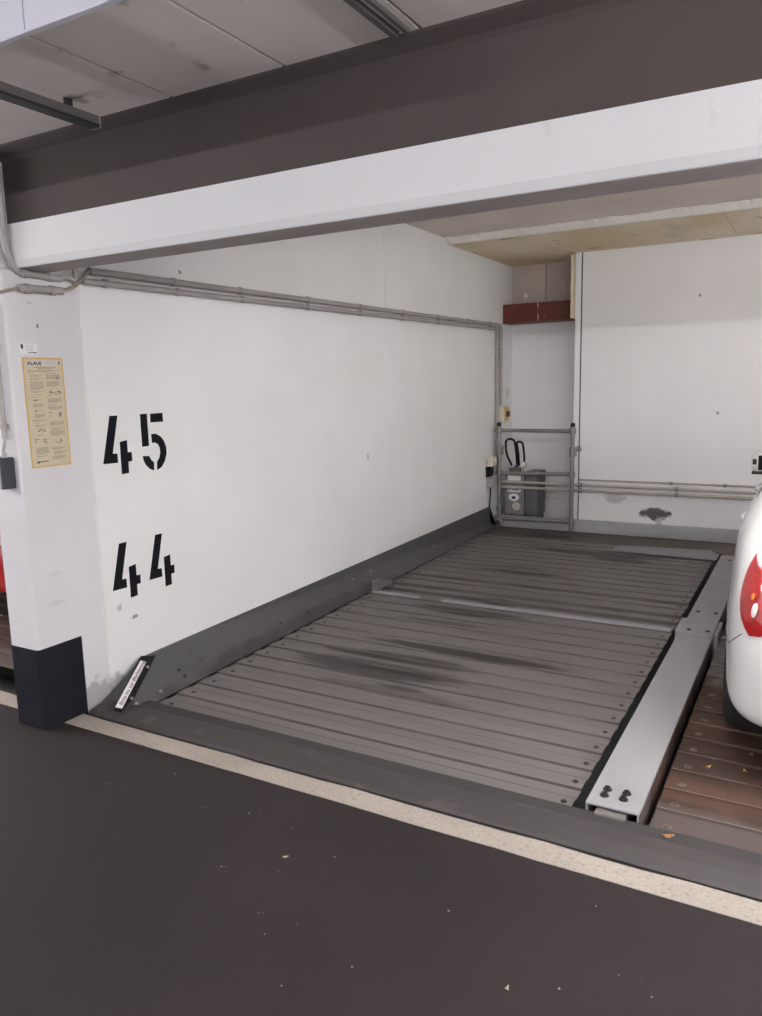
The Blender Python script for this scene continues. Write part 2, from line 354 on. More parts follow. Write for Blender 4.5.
# --- ceilings
cl = bmesh.new()
xs = [-9 + .4975*i for i in range(0, 33)]
off = (-2.08) - min(xs, key=lambda v: abs(v+2.08))
for a, b in zip(xs, xs[1:]): box(cl, a+off+.006, b+off-.006, -6.6, 2.35, 2.632, 2.80)
box(cl, -9.2, 7.2, -6.6, 2.35, 2.647, 2.85)
structure('ceiling', cl, concrete_ceiling)
structure('ceiling.001', bx(-9, 4.6, 2.425, 6.90, 2.935, 3.1), bay_concrete)
oc = bmesh.new()
for a, b in ((-3.13, -.75), (-.745, 1.6), (1.605, 4.4)): box(oc, a, b, 6.88, 8.66, 2.885, 3.0)
cb = structure('ceiling.002', oc, ochre_board)
fs = bmesh.new(); n = 240; rows = []
rag = 0
for i in range(n+1):
    x = -3.12 + 7.5*i/n; rag = .7*rag + random.uniform(-.012, .012)
    rows.append([fs.verts.new(p) for p in ((x, 6.80 + rag*1.3, 2.932), (x, 6.86, 2.884 + rag*.06), (x, 6.90, 2.884), (x, 6.90, 2.95), (x, 6.80 + rag*1.3, 2.95))])
for a, c in zip(rows, rows[1:]):
    for k in range(5): fs.faces.new([a[k], a[(k+1) % 5], c[(k+1) % 5], c[k]])
fs.faces.new(rows[0]); fs.faces.new(rows[-1][::-1])
link('foam_strip', fs, foam_mat, cb, label='white foam strip along the ochre ceiling boards')
structure('ceiling.003', bx(-9, -3.33, 6.91, 8.4, 2.885, 3.0), ochre_board)

# ================================================================== CEILING HARDWARE
bf = thing('ceiling_baffle', 'white sheet metal baffle hanging from the ceiling at the top left', 'baffle', (-1.8, 1.25, 2.40))
b = bmesh.new(); xs2 = [-3.6, -2.6, -1.605, -1.25]
for a, c in zip(xs2, xs2[1:]): box(b, a+.002, c-.002, 1.248, 1.258, 2.405, 2.632)
link('sheet', b, baffle_mat, bf)
b = bmesh.new(); box(b, -3.6, -1.25, 1.245, 1.263, 2.398, 2.404)
link('bottom_flange', b, baffle_mat, bf, bevel=.002)
chn = thing('cable_channel', 'dark metal channel on the concrete ceiling ending at the beam', 'channel', (-2.385, 1.2, 2.56))
b = bmesh.new(); prism(b, [(-2.415, 2.600), (-2.415, 2.571), (-2.372, 2.571), (-2.372, 2.600)], 'y', .2, 2.128)
link('channel_body', b, channel_mat, chn)
link('black_lip', bx(-2.418, -2.368, .2, 2.13, 2.560, 2.5695), channel_black, chn)
for y in (.4, 1.2, 2.0): link('spacer', bx(-2.40, -2.388, y, y+.03, 2.600, 2.6315), channel_black, chn)
link('end_cap', bx(-2.418, -2.368, 2.129, 2.135, 2.559, 2.600), joint_mat, chn, bevel=.002)
b = bmesh.new(); box(b, -1.17, -1.15, .6, 2.19, 2.615, 2.632); box(b, -1.125, -1.112, .6, 2.19, 2.618, 2.632)
tag(link('cable_duct', b, channel_mat), 'pair of thin dark cable ducts on the ceiling at the top middle', 'cable duct')

# ================================================================== PARKING PLATFORMS
def deck_profile(y0, n, pitch, deep=()):
    p = []
    for i in range(n):
        a = y0 + i*pitch; pass
        lv = -.008 if i not in deep else -.030
        p += [(a, 0), (a+pitch*.022, 0), (a+pitch*.49, 0), (a+pitch*.505, lv), (a+pitch*.61, lv), (a+pitch*.958, lv), (a+pitch*.985, lv-.003)]
    p.append((y0+n*pitch, 0))
    return p
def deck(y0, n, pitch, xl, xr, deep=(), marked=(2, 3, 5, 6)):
    """corrugated sheet: ribs run along x; xl(y) is the left edge"""
    bm = bmesh.new(); pr = deck_profile(y0, n, pitch, deep); rows = []
    for y, z in pr:
        rows.append([bm.verts.new((xl(y), y, z)), bm.verts.new((xr, y, z)), bm.verts.new((xr, y, z-.006)), bm.verts.new((xl(y), y, z-.006))])
    for q, (a, c) in enumerate(zip(rows, rows[1:])):
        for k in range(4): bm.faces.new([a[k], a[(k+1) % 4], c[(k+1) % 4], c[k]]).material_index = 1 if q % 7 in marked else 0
    bm.faces.new(rows[0]); bm.faces.new(rows[-1][::-1])
    return bm
PITCH = .1657
def cap_bolt(x, y, z, r=.011, h=.006): return lathe(bmesh.new(), [(r*1.5, 0), (r*1.5, h*.3), (r, h*.35), (r, h), (r*.5, h), (r*.45, h*.5)], (x, y, z), (0, 0, 1), 12)

left_x = lambda y: -2.885 - (y-2.68)*.0325
PL = thing('parking_platform', 'grey ribbed steel parking platform with oil stains in the empty bay', 'parking platform', (-1.8, 2.68, -.18))
link('front_deck', deck(2.665, 14, PITCH, left_x, -.728), [deck_mat, groove_dark], PL)
link('rear_deck', deck(5.035, 15, PITCH, left_x, -.728, deep=(0, 1, 3)), [deck_mat, groove_dark], PL)
link('joint_strip', bx(left_x(5.02)+.02, -.735, 4.988, 5.033, -.012, .012), joint_mat, PL, bevel=.003, label='pale joint strip between both halves')
fr = bmesh.new()
for x0, x1 in ((-2.86, -2.76), (-1.9, -1.8), (-.86, -.74)): box(fr, x0, x1, 2.68, 7.5, -.179, -.026)
link('under_frame', fr, unit_dark, PL)
for x in (None, -.765):
    for y0, n, deep in ((2.665, 14, ()), (5.035, 15, (0, 1, 3))):
        for i in range(n):
            y = y0 + i*PITCH + PITCH*.27
            xx = left_x(y)+.075 if x is None else x
            link('fastener', cap_bolt(xx, y, .0, .009, .004), bolt_dark, PL, smooth=True)
# left side panel: slopes from the deck up to the wall, front end cut at a slant
PN = V((.616, .020, .787))
def px_(y, z): return -2.889 - (.020*(y-2.68) + .787*z)/.616          # visible sloping face
sp = bmesh.new()
fa, fb = [(px_(2.50, .002), 2.50, .002), (px_(2.81, .165), 2.81, .165), (-3.124, 2.83, .165), (-3.124, 2.50, .002)], [(px_(7.95, .003), 7.95, .003), (px_(7.95, .227), 7.95, .227), (-3.124, 7.95, .227), (-3.124, 7.95, .003)]
A = [sp.verts.new(p) for p in fa]; B = [sp.verts.new(p) for p in fb]
sp.faces.new(A); sp.faces.new(B[::-1])
for i in range(4): sp.faces.new([A[i], A[(i+1) % 4], B[(i+1) % 4], B[i]])
side = link('side_panel', sp, side_grey, PL, bevel=.002, label='dark grey side panel along the left wall')
def on_panel(y, z, lift=0.0): return V((px_(y, z), y, z)) + PN*lift
for (y, z, m_) in ((2.577, .028, 1), (2.749, .029, 1), (2.95, .07, 0), (2.95, .04, 0), (3.9, .06, 0), (4.2, .05, 0), (4.95, .10, 1), (5.25, .10, 1), (5.95, .06, 1), (5.95, .12, 1), (6.45, .07, 1), (6.45, .14, 1)):
    link('bolt', lathe(bmesh.new(), [(.010, 0), (.010, .003), (.006, .0035), (.006, .007)], on_panel(y, z), PN, 10), bolt_zinc if m_ else bolt_dark, side, smooth=True)
hb = bmesh.new(); prism(hb, [(5.02, .004), (5.30, .004), (5.30, .03), (5.12, .085), (5.02, .085)], 'x', px_(5.1, 0)+.004, px_(5.1, 0)+.045)
link('hinge_bracket', hb, deck_mat, side, bevel=.004)
def plate(pts, l0, l1):
    b = bmesh.new(); A = [b.verts.new(V(p) + PN*l0) for p in pts]; B = [b.verts.new(V(p) + PN*l1) for p in pts]
    b.faces.new(A[::-1]); b.faces.new(B)
    for i in range(len(pts)): b.faces.new([A[i], A[(i+1) % len(pts)], B[(i+1) % len(pts)], B[i]])
    return b
epl = link('end_plate', plate([(-2.936, 2.441, .042), (-2.916, 2.472, .026), (-2.952, 2.596, .052), (-3.089, 2.879, .152), (-3.113, 2.80, .172), (-3.106, 2.778, .168)], .001, .012), black_plastic, PL, bevel=.001, label='black slanted end plate with a white lettered strip')
lbl, lbr, ltl, ltr = V((-2.942, 2.454, .047)), V((-2.925, 2.481, .033)), V((-3.093, 2.771, .158)), V((-3.076, 2.794, .144))
link('lettered_strip', plate([lbl, lbr, ltr, ltl], .0122, .0135), label_white, epl, label='white strip with small lettering')
rt = (ltl-lbl); up_ = (lbl-lbr); up_ = (up_ - rt*(up_.dot(rt)/rt.length_squared))
link('lettering', text_bm('Bitte bis zur Markierung', .026, lbr*.8 + lbl*.2 + rt*.05 + PN*.0137, rt, up_, .0003, sx=1.36, bold=.0006), poster_ink, epl)
for y, z in ((2.779, .125), (2.566, .049)):
    link('screw', lathe(bmesh.new(), [(.009, 0), (.008, .004), (.004, .006)], on_panel(y, z, .012), PN, 10), bolt_zinc, epl, smooth=True)
# right side girder
def channel(x0, x1, y0, y1, zt):
    b = bmesh.new(); t = .008
    prism(b, [(x0, zt), (x1, zt), (x1, -.06), (x1-t, -.06), (x1-t, zt-t), (x0+t, zt-t), (x0+t, -.06), (x0, -.06)], 'y', y0, y1)
    return b
gd = link('side_girder', channel(-.669, -.476, 2.66, 4.96, .050), beam_grey, PL, bevel=.0015, label='light grey girder between the two platforms')
gr = link('rear_girder', channel(-.662, -.473, 4.83, 7.16, .058), beam_grey2, PL, bevel=.0015, label='grey rear half of the girder')
link('end_block', bx(-.63, -.52, 2.63, 2.95, -.05, .034), deck_mat, gd, bevel=.004)
link('joint_block', bx(-.70, -.45, 4.90, 5.18, -.12, .045), joint_mat, gr, bevel=.006)
link('rust_web', bx(-.4755, -.4725, 2.66, 4.83, -.06, .040), rust_deck, gd)
for x, y in ((-.616, 2.781), (-.617, 2.733), (-.545, 2.782), (-.547, 2.735)):
    bb = lathe(bmesh.new(), [(.017, 0), (.017, .003), (.0115, .0035), (.0115, .012), (.0065, .012), (.006, .006)], (x, y, .0502), (0, 0, 1), 14)
    link('bolt', bb, bolt_dark, gd, smooth=True)
for x, y in ((-.617, 5.31), (-.508, 5.31), (-.617, 4.89), (-.510, 4.90), (-.575, 6.95), (-.52, 6.97)):
    link('bolt', lathe(bmesh.new(), [(.015, 0), (.015, .003), (.009, .0035), (.009, .008)], (x, y, .0582), (0, 0, 1), 12), bolt_dark, gr, smooth=True)
# folded plate at the rear end
st = bmesh.new()
o2 = [(-1.575, 7.17), (-1.62, 7.30), (-1.585, 7.43), (-.79, 7.52), (-.70, 7.36), (-.70, 7.13)]
A = [st.verts.new((x, y, .016 - (y-7.1)*.004)) for x, y in o2]; B = [st.verts.new((x, y, .008 - (y-7.1)*.004)) for x, y in o2]
st.faces.new(A); st.faces.new(B[::-1])
for i in range(6): st.faces.new([A[i], A[(i+1) % 6], B[(i+1) % 6], B[i]])
link('stop_plate', st, stop_blue, PL, label='blue grey plate with cut corners at the rear')
link('stop_foot', bx(-1.5, -.75, 7.25, 7.35, .001, .0075), unit_dark, PL)

PR = thing('parking_platform', 'rusty brown ribbed platform the white car stands on', 'parking platform', (.65, 2.68, -.18))
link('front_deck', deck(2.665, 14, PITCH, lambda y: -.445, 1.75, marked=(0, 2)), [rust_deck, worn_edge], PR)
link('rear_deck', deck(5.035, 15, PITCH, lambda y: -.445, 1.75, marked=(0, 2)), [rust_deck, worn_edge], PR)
link('joint_strip', bx(-.44, 1.74, 4.995, 5.030, -.014, .002), joint_mat, PR, bevel=.003)
fr = bmesh.new()
for x0, x1 in ((-.44, -.34), (.6, .7), (1.6, 1.74)): box(fr, x0, x1, 2.68, 7.5, -.179, -.026)
link('under_frame', fr, unit_dark, PR)
for y0, n in ((2.665, 14), (5.035, 15)):
    for i in range(n):
        for x in (-.385, 1.70):
            link('fastener', cap_bolt(x, y0 + i*PITCH + PITCH*.27, -.001, .012, .004), rust_cap, PR, smooth=True)
def dup(root, loc, label=None):
    r = root.copy(); C.objects.link(r); r.location = loc
    if label: r['label'] = label
    for ch in list(root.children):
        c = ch.copy(); C.objects.link(c); c.parent = r
        for g in ch.children:
            e = g.copy(); C.objects.link(e); e.parent = c
    return r

# ================================================================== CARS
def make_car(label):
    X0, Y0 = .575, 3.03
    car = thing('car', label, 'car', (X0, Y0, -.02))
    W = lambda x, y, z: (X0+x, Y0+y, z)
    def rake(z):                       # the tailgate leans forward above the bumper
        if z < .30: return .07*(.30-z)/.1
        if z < .62: return .0
        if z < .95: return .10*(z-.62)/.33
        return .10 + .62*(z-.95)
    #        y     w    zb    gw    zt   k(rake)
    ST = [(-.00, .50, .30, .44, 1.36, 1.0), (.03, .63, .26, .50, 1.40, 1.0), (.10, .745, .225, .56, 1.42, .95), (.20, .822, .225, .60, 1.43, .85), (.36, .860, .25, .62, 1.44, .65),
          (.58, .880, .27, .635, 1.45, .4), (.80, .886, .27, .64, 1.46, .2), (1.10, .880, .22, .645, 1.475, .05), (1.6, .875, .20, .65, 1.485, 0), (2.1, .875, .20, .645, 1.46, 0),
          (2.55, .875, .20, .63, 1.33, 0), (2.95, .875, .21, .64, 1.06, 0), (3.2, .88, .23, .62, .965, 0), (3.55, .86, .23, .58, .90, 0), (3.85, .78, .24, .52, .80, 0), (4.02, .64, .28, .44, .68, 0), (4.08, .48, .32, .36, .60, 0)]
    bm = bmesh.new(); rings = []
    for (y, w, zb, gw, zt, k) in ST:
        top = min(zt, 1.02)
        def H(z): return min(z, zt - .02 - .02*(z < .9)) if zt < 1.05 else z
        pr = [(0, zb), (.75*w, zb), (.97*w, zb+.005), (.992*w, zb+.055), (.992*w, .42), (w, .56), (.993*w, .72), (.978*w, H(.86)), (.955*w, H(.98)), (max(gw+.13, .90*w) if zt > 1.05 else .80*w, H(1.07)),
              (gw+.03, zt-.13) if zt > 1.2 else (.76*w, zt-.015), (gw-.02, zt-.035) if zt > 1.2 else (.68*w, zt-.006), (gw*.6, zt-.005) if zt > 1.2 else (.45*w, zt), (0, zt)]
        full = [(x, z) for x, z in pr] + [(-x, z) for x, z in pr[-2:0:-1]]
        rings.append([bm.verts.new(W(x, y + k*rake(z), z)) for x, z in full])
    n = len(rings[0])
    for a, c in zip(rings, rings[1:]):
        for j in range(n): bm.faces.new([a[j], a[(j+1) % n], c[(j+1) % n], c[j]])
    for R in (rings[0], rings[-1]):           # close both ends with strips between left and right
        m = n//2
        for j in range(m):
            a, b2, c2, d2 = R[j], R[j+1], R[(n-j-1) % n], R[(n-j) % n]
            f = [v for i2, v in enumerate((a, b2, c2, d2)) if v not in (a, b2, c2, d2)[:i2]]
            if len(f) > 2: bm.faces.new(f)
    bmesh.ops.recalc_face_normals(bm, faces=bm.faces)
    me = bpy.data.meshes.new('tmp'); bm.to_mesh(me); bm.free()
    tmp = bpy.data.objects.new('tmp', me); C.objects.link(tmp)
    me.materials.append(car_white)
    s = tmp.modifiers.new('s', 'SUBSURF'); s.levels = 2; s.render_levels = 2
    cut = bmesh.new()
    for yy in (.72, 3.24):
        for sgn in (-1, 1):
            lathe(cut, [(.345, 0), (.345, .34)], W(sgn*.62, yy, .29), (sgn, 0, 0), 40)
    cut2 = bmesh.new()
    for sgn in (-1, 1): prism(cut2, [(Y0-.2, .0), (Y0-.2, .10), (Y0+.09, .205), (Y0+.40, .285), (Y0+.40, .0)], 'x', *sorted((X0+sgn*.5, X0+sgn*1.2)))
    bmesh.ops.recalc_face_normals(cut, faces=cut.faces)
    cm = bpy.data.meshes.new('cut'); cut.to_mesh(cm); cut.free(); cm.materials.append(car_black)
    co = bpy.data.objects.new('cut', cm); C.objects.link(co)
    bmesh.ops.recalc_face_normals(cut2, faces=cut2.faces)
    cm2 = bpy.data.meshes.new('cut2'); cut2.to_mesh(cm2); cut2.free(); cm2.materials.append(car_black)
    co2 = bpy.data.objects.new('cut2', cm2); C.objects.link(co2)
    b0 = tmp.modifiers.new('a', 'BOOLEAN'); b0.object = co2; b0.operation = 'DIFFERENCE'; b0.solver = 'EXACT'; b0.material_mode = 'TRANSFER'
    bo = tmp.modifiers.new('b', 'BOOLEAN'); bo.object = co; bo.operation = 'DIFFERENCE'; bo.solver = 'EXACT'; bo.material_mode = 'TRANSFER'
    dg = bpy.context.evaluated_depsgraph_get(); bpy.context.view_layer.update(); dg.update()
    res = bpy.data.meshes.new_from_object(tmp.evaluated_get(dg))
    tree_bm = bmesh.new(); tree_bm.from_mesh(res); tree = BVHTree.FromBMesh(tree_bm)
    bpy.data.objects.remove(tmp); bpy.data.objects.remove(co); bpy.data.objects.remove(co2)
    bm2 = bmesh.new(); bm2.from_mesh(res)
    body = link('body', bm2, list(res.materials), car, smooth=True)
    # patch of the body surface: 2-D outline seen along an axis
    def patch(name, poly, axis, mat, par, sgn=1, offs=.004, thick=.006, bulge=0.0, label=None, cell=.03):
        b = bmesh.new()
        vs = [b.verts.new((p[0], p[1], 0)) for p in poly]; b.faces.new(vs)
        us = [p[0] for p in poly]; ws = [p[1] for p in poly]
        for lo_, hi_, nn in ((min(us), max(us), V((1, 0, 0))), (min(ws), max(ws), V((0, 1, 0)))):
            t = lo_ + cell
            while t < hi_:
                bmesh.ops.bisect_plane(b, geom=b.verts[:]+b.edges[:]+b.faces[:], plane_co=nn*t, plane_no=nn); t += cell
        bmesh.ops.triangulate(b, faces=[f for f in b.faces if len(f.verts) > 4])
        cu = sum(us)/len(us); cw = sum(ws)/len(ws); ru = (max(us)-min(us))/2; rw = (max(ws)-min(ws))/2
        edge = {v for e in b.edges if len(e.link_faces) == 1 for v in e.verts}
        for v in b.verts:
            u, w = v.co.x, v.co.y
            if axis == 'x': o_, dr = V(W(sgn*2, u, w)), V((-sgn, 0, 0))
            elif axis == 'y': o_, dr = V(W(u, -2, w)), V((0, 1, 0))
            elif axis == 'f': o_, dr = V(W(u, 7, w)), V((0, -1, 0))
            else:
                dr = V((.62*sgn*-1, .78, 0)).normalized(); o_ = V(W(sgn*.72, .22, w)) - dr*2 + V((dr.y, -dr.x, 0))*(-u*sgn)
            hit = tree.ray_cast(o_, dr)
            if hit[0] is None:
                hit = tree.find_nearest(o_ + dr*1.9)
            q = max(0, 1-((u-cu)/ru)**2*.9-((w-cw)/rw)**2*.9)
            off_ = offs + bulge*math.sqrt(q)
            v.co = hit[0] + hit[1]*off_ if hit[1].dot(dr) < 0 else hit[0] - dr*off_
        bmesh.ops.recalc_face_normals(b, faces=b.faces)
        ext = bmesh.ops.extrude_face_region(b, geom=b.faces[:])
        for v in [g for g in ext['geom'] if isinstance(g, bmesh.types.BMVert)]: v.co += (V(W(0, 2, .8)) - v.co).normalized()*thick
        return link(name, b, mat, par, smooth=True, label=label)
    for sgn in (-1, 1):
        patch('side_window', [(.62, 1.08), (.95, 1.33), (1.15, 1.37), (1.38, 1.38), (1.38, 1.05)], 'x', car_glass, body, sgn)
        patch('side_window', [(1.45, 1.05), (1.45, 1.385), (2.05, 1.36), (2.35, 1.25), (2.62, 1.06)], 'x', car_glass, body, sgn)
        patch('door_handle', [(1.25, .865), (1.29, .89), (1.43, .89), (1.45, .87), (1.42, .85), (1.28, .845)], 'x', car_white, body, sgn, .016, .045, .026, cell=.012)
        patch('door_handle', [(2.12, .905), (2.16, .93), (2.30, .93), (2.32, .91), (2.29, .89), (2.15, .885)], 'x', car_white, body, sgn, .016, .045, .026, cell=.012)
        # round tail lamp on the rear corner with pointed top
        pts = [(-.030, .915), (-.040, .888), (-.047, .85), (-.050, .81), (-.051, .77), (-.047, .73), (-.036, .695), (-.020, .665), (.003, .638), (.03, .61), (.08, .62), (.11, .66), (.12, .72), (.11, .78), (.08, .82), (.04, .85), (.0, .875)]
        lamp = patch('tail_lamp', pts, 'c', lens_red, body, sgn, .003, .02, .012, label='red tail lamp')
        ring = [(math.cos(2*math.pi*k/14), math.sin(2*math.pi*k/14)) for k in range(14)]
        patch('indicator', [(.027+.008*a, .760+.013*b_) for a, b_ in ring], 'c', lens_amber, lamp, sgn, .0185, .006, .003, cell=.008)
        patch('reversing_lamp', [(.046+.012*a, .712+.028*b_) for a, b_ in ring], 'c', lens_white, lamp, sgn, .0185, .006, .003, cell=.01)
        # mirror
        mb = bmesh.new()
        bmesh.ops.create_uvsphere(mb, u_segments=16, v_segments=10, radius=1)
        for v in mb.verts:
            c = v.co
            v.co = V(W(sgn*(.897 + c.x*.066), 2.87 + c.y*.055*(1 if c.y > 0 else .5), 1.005 + c.z*.075*(1-.1*c.x*sgn)))
        mir = link('wing_mirror', mb, car_white, body, smooth=True)
        link('mirror_arm', tb([W(sgn*.76, 2.90, .955), W(sgn*.83, 2.875, .975)], [.025, .022]), car_black, mir, smooth=True)
        link('mirror_glass', bx(X0+sgn*.868-.046, X0+sgn*.868+.046, Y0+2.838, Y0+2.842, .955, 1.055), car_glass, mir)
        link('mirror_lamp', bx(*sorted((X0+sgn*.925, X0+sgn*.950)), Y0+2.834, Y0+2.86, .992, 1.03), car_black, mir, bevel=.006)
        link('mirror_bottom', bx(X0+sgn*.915-.038, X0+sgn*.915+.038, Y0+2.83, Y0+2.90, .925, .945), car_black, mir, bevel=.006)
    patch('rear_window', [(-.52, 1.06), (-.46, 1.34), (-.2, 1.37), (.2, 1.37), (.46, 1.34), (.52, 1.06), (0, 1.04)], 'y', car_glass, body)
    patch('windscreen', [(-.60, 1.08), (-.50, 1.40), (0, 1.43), (.50, 1.40), (.60, 1.08), (0, 1.05)], 'f', car_glass, body)
    pt = bmesh.new(); box(pt, X0-.26, X0+.26, Y0-.016, Y0-.004, .62, .73)
    link('number_plate', pt, label_white, body, bevel=.003)
    # joint between wing and bumper
    ja = []
    for u, w in ((.48, .52), (.40, .515), (.34, .51), (.28, .525), (.22, .56), (.17, .60)):
        h = tree.ray_cast(V(W(-2, u, w)), V((1, 0, 0)))
        if h[0]: ja.append(h[0] + h[1]*.0005)
    if len(ja) > 2: link('panel_gap', tb(ja, .0022, 6), seam_mat, body)
    # wheels
    for yy in (.72, 3.24):
        for sgn in (-1, 1):
            c = W(sgn*.655, yy, .304)
            wh = link('wheel', lathe(bmesh.new(), [(.205, .0), (.270, .0), (.292, .015), (.30, .04), (.30, .17), (.292, .195), (.270, .212), (.205, .212), (.20, .19), (.20, .02), (.205, 0)], c, (sgn, 0, 0), 40), tyre_mat, car, smooth=True)
            rb = lathe(bmesh.new(), [(.203, .12), (.203, .20), (.19, .205), (.185, .17), (.06, .175), (.05, .19), (.02, .192)], c, (sgn, 0, 0), 30)
            link('rim', rb, rim_mat, wh, smooth=True)
            hubs = bmesh.new()
            for k in range(5):
                a = 2*math.pi*k/5
                tube(hubs, [V(c)+V((sgn*.185, 0, 0)), V(c)+V((sgn*.188, .19*math.cos(a), .19*math.sin(a)))], [.028, .02], 6)
            link('spokes', hubs, rim_mat, wh, smooth=True)
    tree_bm.free()
    return car
car1 = make_car('white car parked nose in at the right edge on the rusty platform')
car2 = dup(car1, (-4.86, 3.05, -.02), 'red car in the neighbouring bay behind the white pillar at the left edge')
for ch in car2.children:
    for o in [ch] + list(ch.children):
        for s in o.material_slots:
            if s.material == car_white: s.link = 'OBJECT'; s.material = car_red
dup(PR, (-4.86, 2.68, -.18), 'platform under the red car, behind the white pillar')

# ================================================================== LEFT WALL AND PILLAR FITTINGS
# conduit runs along the left wall
def saddle(bm, p, r, along='y'):
    x, y, z = p
    box(bm, XW+.0005, x+r+.003, y-.011, y+.011, z-r-.006, z+r+.003)
def conduit(name, label, path, r, clips, rr=.06):
    t = thing(name, label, 'conduit', path[0])
    link('tube', tb(rounded(path, rr), r, 12), conduit_grey, t, smooth=True)
    for c in clips:
        b = bmesh.new(); x, y, z, ax = c
        lathe(b, [(r+.0045, -.012), (r+.0045, .012)], (x, y, z), (0, 1, 0) if ax == 'y' else (0, 0, 1) if ax == 'z' else (1, 0, 0), 14)
        link('clip', b, conduit_grey, t, smooth=True)
    return t
def zc(y): return 2.172 + (y-2.65)*.0068
def zd(y): return 2.121 + (y-2.62)*.0085
xc = XW+.0245
conduit('conduit', 'upper of two grey conduits running along the left wall down to the switch box',
        [(xc, 2.655, zc(2.655)), (xc, 8.22, zc(8.22)), (xc, 8.22, 1.352)], .018,
        [(xc, y, zc(y), 'y') for y in (3.22, 3.78, 4.5, 5.2, 5.9, 6.6, 7.3, 7.9)] + [(xc, 8.22, 1.95, 'z'), (xc, 8.22, 1.5, 'z')])
conduit('conduit', 'lower of two grey conduits running along the left wall below its twin',
        [(xc, 2.615, zd(2.615)), (xc, 8.105, zd(8.105)), (xc, 8.105, .60)], .016,
        [(xc, y, zd(y), 'y') for y in (2.75, 3.25, 3.8, 4.5, 5.2, 5.9, 6.6, 7.3, 7.9)] + [(xc, 8.105, 1.85, 'z'), (xc, 8.105, 1.42, 'z'), (xc, 8.105, .9, 'z')])
conduit('conduit', 'grey conduit coming down the beam and bending under the lintel at the pillar',
        [(-3.112, 2.222, 2.56), (-3.112, 2.222, 2.22), (-3.112, 2.26, 2.124), (-3.112, 2.50, 2.119)], .0145,
        [(-3.112, 2.222, 2.30, 'z'), (-3.112, 2.30, 2.123, 'y'), (-3.112, 2.44, 2.12, 'y')], .05)
tag(link('cable', tb(rounded([(-3.112, 2.498, 2.119), (-3.112, 2.54, 2.122), (-3.110, 2.57, 2.108), (-3.108, 2.60, 2.119), (-3.108, 2.613, 2.121)], .03), .006, 8), cable_brown, smooth=True),
    'short brown cable joining the bent conduit to the lower wall conduit', 'cable')
conduit('conduit', 'short thick grey conduit piece on the pillar below the bent conduit',
        [(-3.110, 2.268, 2.057), (-3.110, 2.494, 2.064)], .018, [(-3.110, 2.31, 2.058, 'y'), (-3.110, 2.44, 2.062, 'y')])
tag(link('cable', tb(rounded([(-3.24, 2.19, 2.028), (-3.118, 2.19, 2.036), (-3.110, 2.27, 2.057)], .03), .007, 8), cable_brown, smooth=True),
    'grey brown cable coming around the pillar corner into the short conduit', 'cable')
tag(link('cable', tb(rounded([(-3.110, 2.493, 2.064), (-3.106, 2.56, 2.085), (-3.100, 2.64, 2.160), (-3.104, 2.668, 2.171)], .03), .008, 8), cable_brown, smooth=True),
    'brown cable rising from the short conduit into the open upper conduit', 'cable')
# instruction poster
PY0, PY1, PZ0, PZ1 = 2.263, 2.477, 1.2535, 1.757
po = thing('poster', 'yellowed instruction poster with small print on the white pillar', 'poster', (XW, 2.37, PZ0))
px = XW+.0005
paper = link('paper', bx(px, px+.0015, PY0+.007, PY1-.007, PZ0+.007, PZ1-.007), poster_paper, po)
be = bmesh.new(); box(be, px, px+.0012, PY0, PY1, PZ0, PZ1); link('border', be, poster_edge, po, label='ochre border')
PS = lambda s, t: (PY0 + s*(PY1-PY0), PZ1 - t*(PZ1-PZ0))
def prect(bm, s0, s1, t0, t1, lift=.0022):
    a = PS(s0, t1); c = PS(s1, t0); box(bm, px+.0012, px+lift, a[0], c[0], a[1], c[1])
hd = bmesh.new(); prect(hd, .10, .93, .025, .072, .0018); link('header_band', hd, poster_white, paper)
lg = text_bm('KLAUS', .021, (px+.0022, PS(.12, 0)[0], PS(0, .066)[1]), (0, 1, 0), (0, 0, 1), .0003, sx=1.15, bold=.0007)
link('logo_lettering', lg, poster_black, paper)
ic = bmesh.new(); prect(ic, .875, .915, .032, .040); prect(ic, .88, .925, .042, .052); prect(ic, .875, .91, .054, .064); link('emblem', ic, poster_black, paper)
li = bmesh.new()
for t in (.036, .046, .056): prect(li, .53, .82, t, t+.004)
link('header_print', li, poster_lilac, paper)
def lines(bm, s0, s1, t0, n, dt=.0085, h=.0042, last=.7):
    for i in range(n):
        s = s0; e = s1 if i < n-1 else s0 + (s1-s0)*last
        while s < e-.01:
            w = random.uniform(.03, .085); w = min(w, e-s)
            prect(bm, s, s+w, t0+i*dt, t0+i*dt+h, .0021); s += w+.012
pt = bmesh.new()
lines(pt, .27, .80, .085, 1, h=.0065, last=1); lines(pt, .36, .72, .098, 1, h=.0065, last=1); lines(pt, .10, .93, .115, 2, .009)
link('headline', pt, poster_ink, paper)
for (s0, s1, t0, n) in ((.10, .32, .142, 1), (.15, .44, .158, 2), (.15, .44, .188, 2), (.14, .46, .218, 9), (.14, .46, .302, 2), (.22, .46, .330, 1), (.14, .46, .352, 1), (.25, .44, .378, 1), (.17, .42, .415, 4), (.22, .42, .470, 1),
                        (.18, .44, .512, 4), (.12, .48, .562, 2), (.14, .34, .588, 1), (.18, .46, .61, 2), (.2, .42, .700, 1), (.14, .46, .815, 8), (.14, .40, .892, 2),
                        (.52, .90, .142, 1), (.54, .90, .155, 5), (.54, .86, .215, 6), (.54, .88, .372, 5), (.54, .86, .428, 1), (.54, .90, .445, 4), (.54, .90, .585, 5), (.56, .90, .645, 2), (.54, .90, .668, 6), (.54, .88, .825, 3), (.58, .90, .865, 3), (.54, .86, .905, 4)):
    pt = bmesh.new(); lines(pt, s0, s1, t0, n); link('text_block', pt, poster_ink, paper)
dgm = bmesh.new()
